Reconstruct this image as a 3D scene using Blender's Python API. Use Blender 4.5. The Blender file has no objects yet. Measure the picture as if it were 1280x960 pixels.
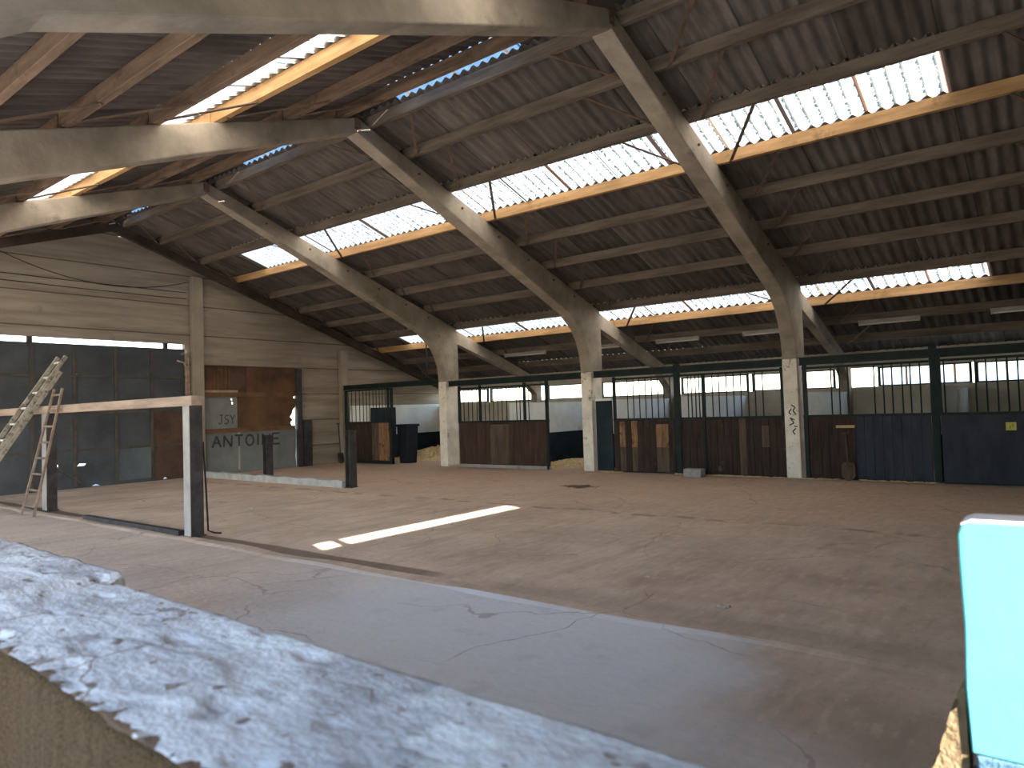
import bpy, bmesh, math, random
from mathutils import Vector, Matrix
from mathutils.geometry import delaunay_2d_cdt
random.seed(7)
C = bpy.context.scene.collection
S = bpy.context.scene
PI = math.pi

# ------------------------------------------------------------------ camera, sky, sun, exposure
def set_camera():
    yaw, pit, rol, f = 0.90647, 0.03527, -0.0316, 883.56
    F = Vector((math.sin(yaw)*math.cos(pit), math.cos(yaw)*math.cos(pit), math.sin(pit)))
    R = Vector((math.cos(yaw), -math.sin(yaw), 0)); U = R.cross(F)
    c, s = math.cos(rol), math.sin(rol)
    R2 = c*R + s*U; U2 = -s*R + c*U
    m = Matrix((R2, U2, -F)).transposed().to_4x4(); m.translation = (0, 0, 1.5)
    cd = bpy.data.cameras.new('camera'); co = bpy.data.objects.new('camera', cd); C.objects.link(co)
    co.matrix_world = m
    cd.sensor_width = 36; cd.lens = f/1280*36; cd.clip_start = .05; cd.clip_end = 500
    cd.dof.use_dof = True; cd.dof.focus_distance = 14; cd.dof.aperture_fstop = 3.4
    S.camera = co
set_camera()
SUN_EL, SUN_AZ = math.radians(28), math.radians(20)      # azimuth of travel, from +Y towards +X
w = bpy.data.worlds.new('sky'); S.world = w; w.use_nodes = True
nt = w.node_tree; bg = nt.nodes['Background']
sky = nt.nodes.new('ShaderNodeTexSky'); sky.sky_type = 'NISHITA'
sky.sun_disc = False; sky.sun_elevation = SUN_EL; sky.sun_rotation = math.radians(200)
sky.air_density = 1.0; sky.dust_density = 1.2; sky.ozone_density = 1.0
nt.links.new(sky.outputs[0], bg.inputs[0]); bg.inputs[1].default_value = 0.42
sd = bpy.data.lights.new('sun', 'SUN'); sd.energy = 16; sd.angle = math.radians(.5); sd.color = (1, .93, .83)
so = bpy.data.objects.new('sun', sd); C.objects.link(so)
dv = Vector((math.sin(SUN_AZ)*math.cos(SUN_EL), math.cos(SUN_AZ)*math.cos(SUN_EL), -math.sin(SUN_EL)))
so.rotation_euler = dv.to_track_quat('-Z', 'Y').to_euler(); so.location = (-10, -20, 20)
S.view_settings.view_transform = 'Standard'; S.view_settings.look = 'None'
S.view_settings.gamma = 1; S.view_settings.use_curve_mapping = False
S.view_settings.exposure = 1.5
S.cycles.max_bounces = 10; S.cycles.diffuse_bounces = 6; S.cycles.transmission_bounces = 6
S.cycles.sample_clamp_indirect = 6; S.cycles.use_denoising = True
S.cycles.caustics_reflective = False; S.cycles.caustics_refractive = False

# ------------------------------------------------------------------ dimensions
XA, XC, T = 7.27, 14.0, .337                # apex line, inner face of the right columns, roof slope
YN, Y1, Y2, Y3, YG = -.58, 4.03, 8.64, 13.25, 17.86
FT = .28                                     # frame thickness along the barn
XW, XL = 18.5, -1.6                          # outer wall, left eave
ZT = 6.2                                     # top of the rafters at the apex
PH = .17                                     # purlin height
def ztop(x): return ZT - T*abs(x-XA)
def zsheet(x): return ztop(x) + PH + .035

# ------------------------------------------------------------------ helpers
OFF = {}
class MB:
    def __init__(self): self.v = []; self.f = []; self.mi = []
    def add(self, vs, fs, mi=0):
        n = len(self.v); self.v += [tuple(p) for p in vs]
        self.f += [tuple(i+n for i in f) for f in fs]; self.mi += [mi]*len(fs); return self
    def box(self, x0, x1, y0, y1, z0, z1, mi=0):
        vs = [(x, y, z) for x in (x0, x1) for y in (y0, y1) for z in (z0, z1)]
        return self.add(vs, [(0,1,3,2),(4,6,7,5),(0,4,5,1),(2,3,7,6),(0,2,6,4),(1,5,7,3)], mi)
    def prism(self, poly, axis, a0, a1, mi=0):
        def P(u, v, a): return {'x': (a,u,v), 'y': (u,a,v), 'z': (u,v,a)}[axis]
        n = len(poly); vs = [P(u,v,a0) for u,v in poly] + [P(u,v,a1) for u,v in poly]
        return self.add(vs, [tuple(range(n)), tuple(range(2*n-1, n-1, -1))] + [(i, (i+1)%n, n+(i+1)%n, n+i) for i in range(n)], mi)
    def bar(self, p, q, w, h, up=(0,0,1), mi=0):
        p, q = Vector(p), Vector(q); d = (q-p).normalized(); up = Vector(up)
        s = d.cross(up)
        if s.length < 1e-4: s = d.cross(Vector((1,0,0)))
        s.normalize(); u = s.cross(d)
        vs = [e + s*a*w/2 + u*b*h/2 for e in (p,q) for a,b in ((-1,-1),(1,-1),(1,1),(-1,1))]
        return self.add(vs, [(3,2,1,0),(4,5,6,7),(0,1,5,4),(1,2,6,5),(2,3,7,6),(3,0,4,7)], mi)
    def tube(self, pts, r, n=8, mi=0):
        pts = [Vector(p) for p in pts]; vs = []; ref = None
        for i, p in enumerate(pts):
            d = (pts[min(i+1,len(pts)-1)] - pts[max(i-1,0)]).normalized()
            if ref is None: ref = d.orthogonal().normalized()
            s = (ref - d*ref.dot(d)).normalized(); ref = s; t = d.cross(s)
            rr = r[i] if isinstance(r, (list,tuple)) else r
            vs += [p + rr*(math.cos(2*PI*k/n)*s + math.sin(2*PI*k/n)*t) for k in range(n)]
        fs = [(i*n+k, i*n+(k+1)%n, (i+1)*n+(k+1)%n, (i+1)*n+k) for i in range(len(pts)-1) for k in range(n)]
        fs += [tuple(range(n-1,-1,-1)), tuple((len(pts)-1)*n+k for k in range(n))]
        return self.add(vs, fs, mi)
    def build(self, name, mats, parent=None, bevel=0, smooth=False, label=None):
        off = OFF.get(parent.name, Vector()) if parent else Vector()
        me = bpy.data.meshes.new(name)
        me.from_pydata([Vector(p)-off for p in self.v], [], self.f); me.update()
        bm = bmesh.new(); bm.from_mesh(me); bmesh.ops.recalc_face_normals(bm, faces=bm.faces); bm.to_mesh(me); bm.free()
        for m in (mats if isinstance(mats, (list,tuple)) else [mats]): me.materials.append(m)
        for p, k in zip(me.polygons, self.mi): p.material_index = k; p.use_smooth = smooth
        o = bpy.data.objects.new(name, me); C.objects.link(o)
        if parent: o.parent = parent; OFF[o.name] = off
        if bevel:
            b = o.modifiers.new('bevel', 'BEVEL'); b.width = bevel; b.segments = 2; b.limit_method = 'ANGLE'
        if label: o['label'] = label
        return o
def tag(o, label, cat, group=None, kind=None):
    o['label'] = label; o['category'] = cat
    if group: o['group'] = group
    if kind: o['kind'] = kind
    return o
def struct(o): o['kind'] = 'structure'; return o
def thing(name, label, cat, loc, group=None):
    o = bpy.data.objects.new(name, None); C.objects.link(o); o.location = loc; o.empty_display_size = .2
    OFF[o.name] = Vector(loc); return tag(o, label, cat, group)
def slab(outline, holes, y0, y1):
    """a flat wall in the XZ plane with openings, extruded from y0 to y1"""
    vs, fs = [], []
    for ring in [outline] + holes:
        n = len(vs); vs += [Vector(p) for p in ring]; fs.append(list(range(n, n+len(ring))))
    es = [(f[i], f[(i+1)%len(f)]) for f in fs for i in range(len(f))]
    V, E, F, *_ = delaunay_2d_cdt(vs, es, [], 0, 1e-5)
    def inside(p, ring):
        c = False; n = len(ring)
        for i in range(n):
            (x1,y1_),(x2,y2_) = ring[i], ring[(i+1)%n]
            if (y1_ > p[1]) != (y2_ > p[1]) and p[0] < (x2-x1)*(p[1]-y1_)/(y2_-y1_)+x1: c = not c
        return c
    keep = []
    for f in F:
        c = sum((V[i] for i in f), Vector((0,0)))/len(f)
        if inside(c, outline) and not any(inside(c, h) for h in holes): keep.append(tuple(f))
    m = MB(); n = len(V)
    m.add([(p.x, y0, p.y) for p in V] + [(p.x, y1, p.y) for p in V], [])
    cnt = {}
    for f in keep:
        m.f += [f, tuple(i+n for i in reversed(f))]; m.mi += [0, 0]
        for i in range(len(f)):
            e = (f[i], f[(i+1)%len(f)]); cnt[e] = 1
    for (a, b) in cnt:
        if (b, a) not in cnt: m.f.append((b, a, a+n, b+n)); m.mi.append(0)
    return m
def rect(x0, x1, z0, z1): return [(x0,z0),(x1,z0),(x1,z1),(x0,z1)]

# ------------------------------------------------------------------ materials
def nn(t, ty, **k):
    n = t.nodes.new(ty)
    for a, b in k.items(): setattr(n, a, b)
    return n
def mat(name, c1, c2, scale=3, stretch=(1,1,1), rough=.85, bump=.15, bscale=None, c3=None, spot=(.62,.7), sscale=1.2, metal=0, detail=6, contrast=(.35,.65), spec=.2):
    m = bpy.data.materials.new(name); m.use_nodes = True; t = m.node_tree; L = t.links.new
    b = t.nodes['Principled BSDF']; b.inputs['Roughness'].default_value = rough; b.inputs['Metallic'].default_value = metal
    b.inputs['Specular IOR Level'].default_value = spec
    tc = nn(t,'ShaderNodeTexCoord'); oi = nn(t,'ShaderNodeObjectInfo')
    ad = nn(t,'ShaderNodeVectorMath', operation='ADD'); mu = nn(t,'ShaderNodeMath', operation='MULTIPLY'); mu.inputs[1].default_value = 37
    L(oi.outputs['Random'], mu.inputs[0]); L(tc.outputs['Object'], ad.inputs[0]); L(mu.outputs[0], ad.inputs[1])
    mp = nn(t,'ShaderNodeMapping'); mp.inputs['Scale'].default_value = stretch; L(ad.outputs[0], mp.inputs[0])
    n1 = nn(t,'ShaderNodeTexNoise'); n1.inputs['Scale'].default_value = scale; n1.inputs['Detail'].default_value = detail; n1.inputs['Roughness'].default_value = .62
    L(mp.outputs[0], n1.inputs['Vector'])
    r = nn(t,'ShaderNodeValToRGB'); r.color_ramp.elements[0].position, r.color_ramp.elements[1].position = contrast
    r.color_ramp.elements[0].color = (*c1,1); r.color_ramp.elements[1].color = (*c2,1); L(n1.outputs[0], r.inputs[0])
    col = r.outputs[0]
    if c3:
        n2 = nn(t,'ShaderNodeTexNoise'); n2.inputs['Scale'].default_value = sscale; n2.inputs['Detail'].default_value = 8; n2.inputs['Roughness'].default_value = .7
        L(ad.outputs[0], n2.inputs['Vector'])
        mr = nn(t,'ShaderNodeMapRange'); mr.inputs[1].default_value, mr.inputs[2].default_value = spot; L(n2.outputs[0], mr.inputs[0])
        mx = nn(t,'ShaderNodeMix', data_type='RGBA'); L(mr.outputs[0], mx.inputs[0]); L(col, mx.inputs[6]); mx.inputs[7].default_value = (*c3,1); col = mx.outputs[2]
    L(col, b.inputs['Base Color'])
    if bump:
        n3 = nn(t,'ShaderNodeTexNoise'); n3.inputs['Scale'].default_value = bscale or scale*5; n3.inputs['Detail'].default_value = 5
        L(mp.outputs[0], n3.inputs['Vector']); bu = nn(t,'ShaderNodeBump'); bu.inputs['Strength'].default_value = bump; bu.inputs['Distance'].default_value = .02
        L(n3.outputs[0], bu.inputs['Height']); L(bu.outputs[0], b.inputs['Normal'])
    m['col'] = 0
    return m
def base_in(m):
    b = m.node_tree.nodes['Principled BSDF']; l = b.inputs['Base Color'].links[0]; return b, l.from_socket
def mixin(m, fac, col):
    """lay a second colour over a material where the socket fac is 1"""
    t = m.node_tree; b, src = base_in(m); mx = nn(t,'ShaderNodeMix', data_type='RGBA')
    t.links.new(fac, mx.inputs[0]); t.links.new(src, mx.inputs[6])
    if isinstance(col, tuple): mx.inputs[7].default_value = (*col,1)
    else: t.links.new(col, mx.inputs[7])
    t.links.new(mx.outputs[2], b.inputs['Base Color'])
def mth(t, op, a, b=None, c=None):
    n = nn(t,'ShaderNodeMath', operation=op)
    for i, x in enumerate((a,b,c)):
        if x is None: continue
        if isinstance(x,(int,float)): n.inputs[i].default_value = x
        else: t.links.new(x, n.inputs[i])
    return n.outputs[0]
def axes(t):
    tc = nn(t,'ShaderNodeTexCoord'); s = nn(t,'ShaderNodeSeparateXYZ'); t.links.new(tc.outputs['Object'], s.inputs[0]); return s.outputs, tc.outputs['Object']
def noise(t, vec, scale, detail=5):
    n = nn(t,'ShaderNodeTexNoise'); n.inputs['Scale'].default_value = scale; n.inputs['Detail'].default_value = detail
    t.links.new(vec, n.inputs['Vector']); return n.outputs[0]
def smooth(t, x, a, b):
    n = nn(t,'ShaderNodeMapRange', interpolation_type='SMOOTHSTEP'); n.inputs[1].default_value = a; n.inputs[2].default_value = b
    t.links.new(x, n.inputs[0]); return n.outputs[0]

M = {}
M['frame'] = mat('cast_concrete', (.23,.20,.165), (.36,.315,.26), 2.2, (1,1,1), .85, .25, 14, (.14,.12,.10), (.6,.75), 1.6)
M['whitewash'] = mat('whitewash_paint', (.68,.62,.55), (.88,.83,.75), 3, (1,1,1), .8, .3, 12, (.22,.18,.15), (.60,.68), 3.2)
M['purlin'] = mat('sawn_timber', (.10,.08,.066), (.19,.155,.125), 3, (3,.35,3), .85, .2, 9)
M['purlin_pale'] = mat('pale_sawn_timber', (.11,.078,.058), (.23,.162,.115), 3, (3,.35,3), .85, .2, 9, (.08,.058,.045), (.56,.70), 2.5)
M['strap'] = mat('rusty_strap', (.10,.07,.055), (.17,.12,.09), 6, rough=.7, bump=.1)
M['gable'] = mat('gable_concrete', (.22,.19,.16), (.34,.30,.255), 1.0, (.5,.5,5), .9, .2, 8, (.15,.13,.11), (.63,.78), 1.3)
M['gable_post'] = mat('concrete_post', (.24,.21,.175), (.34,.30,.25), 2, (1,1,.5), .9, .2, 8)
M['outer'] = mat('outer_wall_render', (.46,.42,.37), (.62,.58,.52), 1.3, (1,1,1), .9, .2, 8, (.2,.18,.16), (.6,.75), 1)
M['green'] = mat('dark_green_steel', (.007,.016,.017), (.016,.028,.028), 5, rough=.6, bump=.1)
M['bar'] = mat('black_green_bar', (.012,.022,.022), (.025,.035,.033), 5, rough=.6, bump=0)
M['board'] = mat('dark_brown_board', (.024,.016,.014), (.055,.035,.03), 2.5, (6,6,.6), .75, .25, 5, (.11,.09,.085), (.60,.72), 3.2)
M['board_red'] = mat('red_brown_board', (.045,.026,.022), (.08,.047,.038), 2.5, (6,6,.6), .75, .25, 5)
M['board_orange'] = mat('worn_orange_board', (.14,.075,.045), (.34,.19,.11), 2.5, (6,6,.8), .8, .25, 5, (.05,.03,.025), (.55,.65), 4)
M['board_mid'] = mat('worn_brown_board', (.07,.05,.04), (.13,.095,.07), 2.5, (6,6,.8), .8, .25, 5)
M['navy'] = mat('navy_paint', (.022,.026,.040), (.040,.046,.066), 2.5, (2,2,.8), .65, .15, 5, (.07,.075,.09), (.68,.76), 2)
M['navy_wall'] = mat('navy_dado_paint', (.010,.020,.028), (.022,.034,.045), 2.5, rough=.7, bump=.15)
M['partition'] = mat('limewashed_wall', (.74,.77,.75), (.88,.90,.88), 2, rough=.85, bump=.2, c3=(.42,.35,.27), spot=(.56,.75), sscale=1.2)
M['steel_dark'] = mat('dark_steel', (.03,.03,.035), (.065,.062,.065), 5, rough=.55, bump=.1, c3=(.09,.06,.045), spot=(.6,.7), sscale=5)
M['steel_pale'] = mat('pale_steel', (.27,.265,.26), (.40,.385,.37), 3, rough=.6, bump=.1, c3=(.28,.23,.19), spot=(.62,.7), sscale=5)
M['beam'] = mat('weathered_beam', (.25,.19,.155), (.42,.33,.27), 3, (3,.4,3), .85, .3, 6)
M['door_grey'] = mat('grey_door_sheet', (.044,.053,.066), (.070,.083,.100), 1.5, rough=.6, bump=.06, c3=(.14,.15,.155), spot=(.62,.78), sscale=2)
M['door_blue'] = mat('galvanised_sheet', (.14,.16,.17), (.205,.225,.235), 1.5, rough=.55, bump=.06, c3=(.26,.28,.28), spot=(.6,.78), sscale=2)
M['door_blue_dark'] = mat('blue_grey_sheet', (.07,.088,.108), (.105,.128,.152), 1.5, rough=.55, bump=.06)
M['rail'] = mat('door_rail', (.05,.05,.05), (.085,.08,.075), 4, rough=.7)
M['rust'] = mat('rusted_sheet', (.085,.05,.033), (.155,.088,.054), 1.6, rough=.85, bump=.15, c3=(.075,.045,.035), spot=(.55,.7), sscale=1.5)
M['rust_dark'] = mat('dark_rusted_sheet', (.06,.04,.033), (.11,.07,.055), 1.6, rough=.85, bump=.1)
M['dark_rafter'] = mat('dark_brown_rafter', (.035,.026,.022), (.07,.052,.043), 3, rough=.9)  # dark brown, for the gable rafters
M['rust_rail'] = mat('rusted_rail', (.11,.06,.04), (.17,.10,.065), 4, rough=.85)
M['paint_black'] = mat('black_spray_paint', (.035,.04,.045), (.07,.075,.08), 9, rough=.7, bump=0)
M['ladder'] = mat('ladder_wood', (.19,.18,.16), (.31,.295,.265), 5, rough=.8, bump=.15, c3=(.10,.085,.065), spot=(.5,.62), sscale=9)
M['ladder_brown'] = mat('brown_ladder_wood', (.15,.115,.095), (.26,.205,.17), 5, rough=.8, bump=.15)
M['rung'] = mat('pale_rung', (.55,.56,.56), (.70,.70,.70), 5, rough=.6, bump=.05)
M['kerb'] = mat('kerb_concrete', (.36,.355,.35), (.52,.51,.50), 5, rough=.9, bump=.3, bscale=20)
M['block'] = mat('concrete_block', (.30,.29,.29), (.40,.39,.38), 9, rough=.95, bump=.3, bscale=40)
M['straw'] = mat('straw', (.50,.36,.19), (.80,.60,.34), 14, (1,1,1), .9, .4, 60)
M['lowwall'] = mat('flaking_whitewash', (.64,.665,.71), (.86,.885,.92), 2.6, (1,.6,1), .85, .35, 60, (.50,.51,.54), (.47,.62), 3.4)
M['roughcast'] = mat('brown_roughcast', (.034,.021,.009), (.10,.066,.032), 150, (1,1,1), 1, .9, 200, detail=3)
M['chip'] = mat('bare_brown_render', (.15,.095,.06), (.30,.20,.14), 20, rough=1, bump=.5)
M['cyan'] = mat('white_paint_lit_cyan', (.085,.33,.35), (.09,.35,.37), 4, rough=.8, bump=.06, c3=(.06,.24,.27), spot=(.72,.76), sscale=7)  # cyan glare of sunlit white paint put into the base colour
M['capping'] = mat('white_top_sky_tint', (.72,.72,.78), (.84,.84,.88), 5, rough=.85, bump=.1)  # top of the same white wall, lilac sky light put into its colour
M['blue_dado'] = mat('blue_dado', (.05,.11,.17), (.10,.18,.25), 30, rough=.9, bump=.4)
M['cream'] = mat('broken_render', (.15,.105,.055), (.23,.17,.10), 12, rough=.95, bump=.5)
M['tube'] = mat('unlit_tube', (.55,.53,.50), (.66,.64,.60), 4, rough=.4, bump=0)
M['fitting'] = mat('grey_fitting', (.30,.28,.26), (.40,.38,.35), 4, rough=.5, bump=0)
M['yellow'] = mat('yellow_sign', (.55,.50,.10), (.68,.62,.16), 4, rough=.6, bump=0)
M['sign_ink'] = mat('sign_ink', (.10,.16,.05), (.14,.20,.07), 8, rough=.6, bump=0)
M['slat'] = mat('yellow_wood_slat', (.40,.28,.14), (.55,.40,.21), 4, (4,.5,4), rough=.8)
M['plastic'] = mat('navy_plastic', (.008,.012,.018), (.015,.02,.028), 3, rough=.5, bump=0)
M['cable'] = mat('black_cable', (.03,.025,.022), (.04,.035,.03), 3, rough=.7, bump=0)
M['outside'] = mat('outside_ground', (.34,.32,.25), (.48,.44,.36), .6, rough=1, bump=0)
M['stone'] = mat('pale_rubble', (.42,.38,.33), (.60,.56,.50), 8, rough=1, bump=.3)
M['ridge_cap'] = mat('ridge_cap_cement', (.05,.042,.038), (.085,.075,.068), 3, rough=.95)

# gable: horizontal plank joints
t = M['gable'].node_tree; ax, ov = axes(t)
zj = mth(t,'ADD', ax[2], mth(t,'MULTIPLY', noise(t, ov, .7, 3), .02))
fr = mth(t,'ABSOLUTE', mth(t,'SUBTRACT', mth(t,'FRACT', mth(t,'DIVIDE', mth(t,'ADD', zj, .16), .77)), .5))
mixin(M['gable'], mth(t,'MULTIPLY', mth(t,'LESS_THAN', mth(t,'SUBTRACT', .5, fr), .018), .75), (.06,.05,.04))

# asbestos cement roof sheets, each sheet with its own tone, dark laps
def roof_mat():
    m = mat('corrugated_cement', (.092,.079,.074), (.156,.137,.129), 2.2, (.7,2.5,.7), .95, .12, 30)
    t = m.node_tree; L = t.links.new; ax, ov = axes(t)
    iy = mth(t,'FLOOR', mth(t,'DIVIDE', ax[1], .96)); ix = mth(t,'FLOOR', mth(t,'DIVIDE', mth(t,'ADD', ax[0], .6), 2.02))
    cb = nn(t,'ShaderNodeCombineXYZ'); L(iy, cb.inputs[0]); L(ix, cb.inputs[1])
    wn = nn(t,'ShaderNodeTexWhiteNoise', noise_dimensions='3D'); L(cb.outputs[0], wn.inputs[0])
    b, src = base_in(m); hs = nn(t,'ShaderNodeHueSaturation'); L(src, hs.inputs['Color'])
    L(mth(t,'MULTIPLY_ADD', wn.outputs[0], .55, .72), hs.inputs['Value']); L(hs.outputs[0], b.inputs['Base Color'])
    fy = mth(t,'FRACT', mth(t,'DIVIDE', ax[1], .96))
    mixin(m, mth(t,'MULTIPLY', mth(t,'LESS_THAN', fy, .022), .6), (.03,.025,.022))
    return m
M['roof'] = roof_mat()
def sky_sheet(name, col, tr=.75, ribs=True, axis=1):
    m = bpy.data.materials.new(name); m.use_nodes = True; t = m.node_tree; L = t.links.new
    t.nodes.remove(t.nodes['Principled BSDF']); out = t.nodes['Material Output']
    a = nn(t,'ShaderNodeBsdfTranslucent'); d = nn(t,'ShaderNodeBsdfDiffuse'); mx = nn(t,'ShaderNodeMixShader'); mx.inputs[0].default_value = 1-tr
    ax, ov = axes(t)
    n = noise(t, ov, 22, 4); ph = mth(t,'FRACT', mth(t,'ADD', mth(t,'DIVIDE', ax[axis], .177), .5))
    line = mth(t,'LESS_THAN', mth(t,'ABSOLUTE', mth(t,'SUBTRACT', ph, .5)), mth(t,'MULTIPLY', mth(t,'SUBTRACT', n, .33), .62))
    fy = mth(t,'FRACT', mth(t,'DIVIDE', ax[axis], .96)); lap = mth(t,'LESS_THAN', fy, .05)
    cm = nn(t,'ShaderNodeMix', data_type='RGBA'); cm.inputs[6].default_value = (*col,1); cm.inputs[7].default_value = (.075,.085,.07,1)
    L(mth(t,'MULTIPLY', line, .95 if ribs else .2), cm.inputs[0])
    c2 = nn(t,'ShaderNodeMix', data_type='RGBA'); c2.inputs[7].default_value = (.09,.05,.03,1); L(lap, c2.inputs[0]); L(cm.outputs[2], c2.inputs[6])
    L(c2.outputs[2], a.inputs[0]); L(c2.outputs[2], d.inputs[0]); L(a.outputs[0], mx.inputs[1]); L(d.outputs[0], mx.inputs[2]); L(mx.outputs[0], out.inputs[0])
    return m
M['skylight'] = sky_sheet('translucent_sheet', (.76,.70,.60))
M['pane'] = sky_sheet('milky_window_sheet', (.85,.97,.97), .85, False)

# floor: grey apron tinted with blue sky light near the camera, brown dust and dirt beyond
def floor_mat():
    m = mat('dusty_concrete_floor', (.44,.345,.28), (.61,.49,.40), .9, (1,1,1), .92, .25, 16, (.58,.50,.43), (.55,.8), .55)
    t = m.node_tree; L = t.links.new; ax, ov = axes(t)
    st = nn(t,'ShaderNodeMapping'); st.inputs['Scale'].default_value = (.5,3.2,1); st.inputs['Rotation'].default_value = (0,0,.25); L(ov, st.inputs[0])
    streak = noise(t, st.outputs[0], 1.3, 6)
    mixin(m, mth(t,'MULTIPLY', smooth(t, streak, .5, .72), .4), (.29,.225,.18))
    n1 = noise(t, ov, .8, 6)
    far = smooth(t, mth(t,'ADD', ax[0], mth(t,'MULTIPLY', n1, 3)), 8, 13)
    mixin(m, mth(t,'MULTIPLY', far, .7), (.60,.40,.275))
    sp = nn(t,'ShaderNodeMapping'); sp.inputs['Scale'].default_value = (5,13,1); sp.inputs['Rotation'].default_value = (0,0,.12); L(ov, sp.inputs[0])
    g1 = noise(t, sp.outputs[0], 1.0, 8); g2 = noise(t, ov, 38, 4)
    mixin(m, mth(t,'MULTIPLY', smooth(t, g1, .52, .70), .32), (.33,.255,.20))
    mixin(m, mth(t,'MULTIPLY', smooth(t, g1, .48, .32), .28), (.72,.60,.50))
    mixin(m, mth(t,'MULTIPLY', smooth(t, g2, .62, .70), .3), (.20,.15,.115))
    mixin(m, mth(t,'MULTIPLY', smooth(t, noise(t, ov, 9, 3), .72, .76), .8), (.72,.62,.50))
    gx = mth(t,'ADD', ax[0], mth(t,'MULTIPLY', mth(t,'SUBTRACT', n1, .5), .9))
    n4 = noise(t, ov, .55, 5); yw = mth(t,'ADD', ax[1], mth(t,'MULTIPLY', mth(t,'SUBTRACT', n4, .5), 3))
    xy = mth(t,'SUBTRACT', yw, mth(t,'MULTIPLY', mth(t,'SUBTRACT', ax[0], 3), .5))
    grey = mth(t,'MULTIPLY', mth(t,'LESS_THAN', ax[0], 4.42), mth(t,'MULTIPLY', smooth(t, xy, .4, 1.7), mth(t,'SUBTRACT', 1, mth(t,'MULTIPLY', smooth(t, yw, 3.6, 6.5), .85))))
    mixin(m, mth(t,'MULTIPLY', grey, .93), (.68,.72,.80))  # blue sky light put into the concrete colour here
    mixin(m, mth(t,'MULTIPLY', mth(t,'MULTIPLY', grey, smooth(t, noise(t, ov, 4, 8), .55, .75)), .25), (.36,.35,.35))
    # uneven joint running along the barn, with a dark side
    cx = mth(t,'ADD', ax[0], mth(t,'MULTIPLY', mth(t,'SUBTRACT', noise(t, ov, 1.1, 6), .5), .5))
    band = mth(t,'MULTIPLY', mth(t,'LESS_THAN', mth(t,'ABSOLUTE', mth(t,'SUBTRACT', cx, 8.75)), .06), smooth(t, noise(t, ov, 2.3, 3), .44, .56))
    mixin(m, mth(t,'MULTIPLY', band, .5), (.13,.09,.065))
    lip = mth(t,'MULTIPLY', mth(t,'LESS_THAN', mth(t,'ABSOLUTE', mth(t,'SUBTRACT', cx, 8.9)), .07), smooth(t, noise(t, ov, 1.7, 3), .48, .6))
    mixin(m, mth(t,'MULTIPLY', lip, .5), (.42,.34,.27))
    # dark irregular patch on the floor near the middle column
    dx = mth(t,'SUBTRACT', ax[0], 11.3); dy = mth(t,'SUBTRACT', ax[1], 7.35)
    rr = mth(t,'SQRT', mth(t,'ADD', mth(t,'MULTIPLY', mth(t,'MULTIPLY', dx, dx), 7), mth(t,'MULTIPLY', mth(t,'MULTIPLY', dy, dy), 2.6)))
    dark_spot = mth(t,'LESS_THAN', mth(t,'ADD', rr, mth(t,'MULTIPLY', mth(t,'SUBTRACT', noise(t, ov, 3, 6), .5), 2.4)), .55)
    mixin(m, mth(t,'MULTIPLY', dark_spot, .85), (.045,.035,.03))
    # hairline cracks
    v = nn(t,'ShaderNodeTexVoronoi', feature='DISTANCE_TO_EDGE'); v.inputs['Scale'].default_value = .55
    wv = nn(t,'ShaderNodeVectorMath', operation='MULTIPLY_ADD'); nz = nn(t,'ShaderNodeTexNoise'); nz.inputs['Scale'].default_value = 1.5; nz.inputs['Detail'].default_value = 6
    L(ov, nz.inputs['Vector']); L(nz.outputs['Color'], wv.inputs[0]); wv.inputs[1].default_value = (.5,.5,.5); L(ov, wv.inputs[2]); L(wv.outputs[0], v.inputs['Vector'])
    crack = mth(t,'MULTIPLY', mth(t,'LESS_THAN', v.outputs['Distance'], .004), smooth(t, noise(t, ov, .5, 2), .45, .55))
    mixin(m, mth(t,'MULTIPLY', crack, .4), (.15,.12,.10))
    # dirt washed into the gutter beside the kerb; nearer, a softer darker band
    nearY = mth(t,'SUBTRACT', 1, smooth(t, ax[1], 3.6, 4.8))
    gw = mth(t,'ABSOLUTE', mth(t,'SUBTRACT', mth(t,'ADD', ax[0], mth(t,'MULTIPLY', mth(t,'SUBTRACT', n1, .5), .12)), 4.72))
    gt = mth(t,'MULTIPLY', mth(t,'SUBTRACT', 1, smooth(t, gw, .08, .13)), smooth(t, ax[1], 4.4, 4.9))
    mixin(m, mth(t,'MULTIPLY', gt, .75), (.13,.09,.065))
    mixin(m, mth(t,'MULTIPLY', mth(t,'SUBTRACT', 1, smooth(t, gw, .1, .3)), mth(t,'MULTIPLY', nearY, .35)), (.27,.22,.19))
    kb = mth(t,'LESS_THAN', mth(t,'ABSOLUTE', mth(t,'SUBTRACT', ax[0], 4.48)), .08)
    mixin(m, mth(t,'MULTIPLY', mth(t,'MULTIPLY', kb, nearY), .12), (.46,.39,.33))
    return m
M['floor'] = floor_mat()
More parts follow.
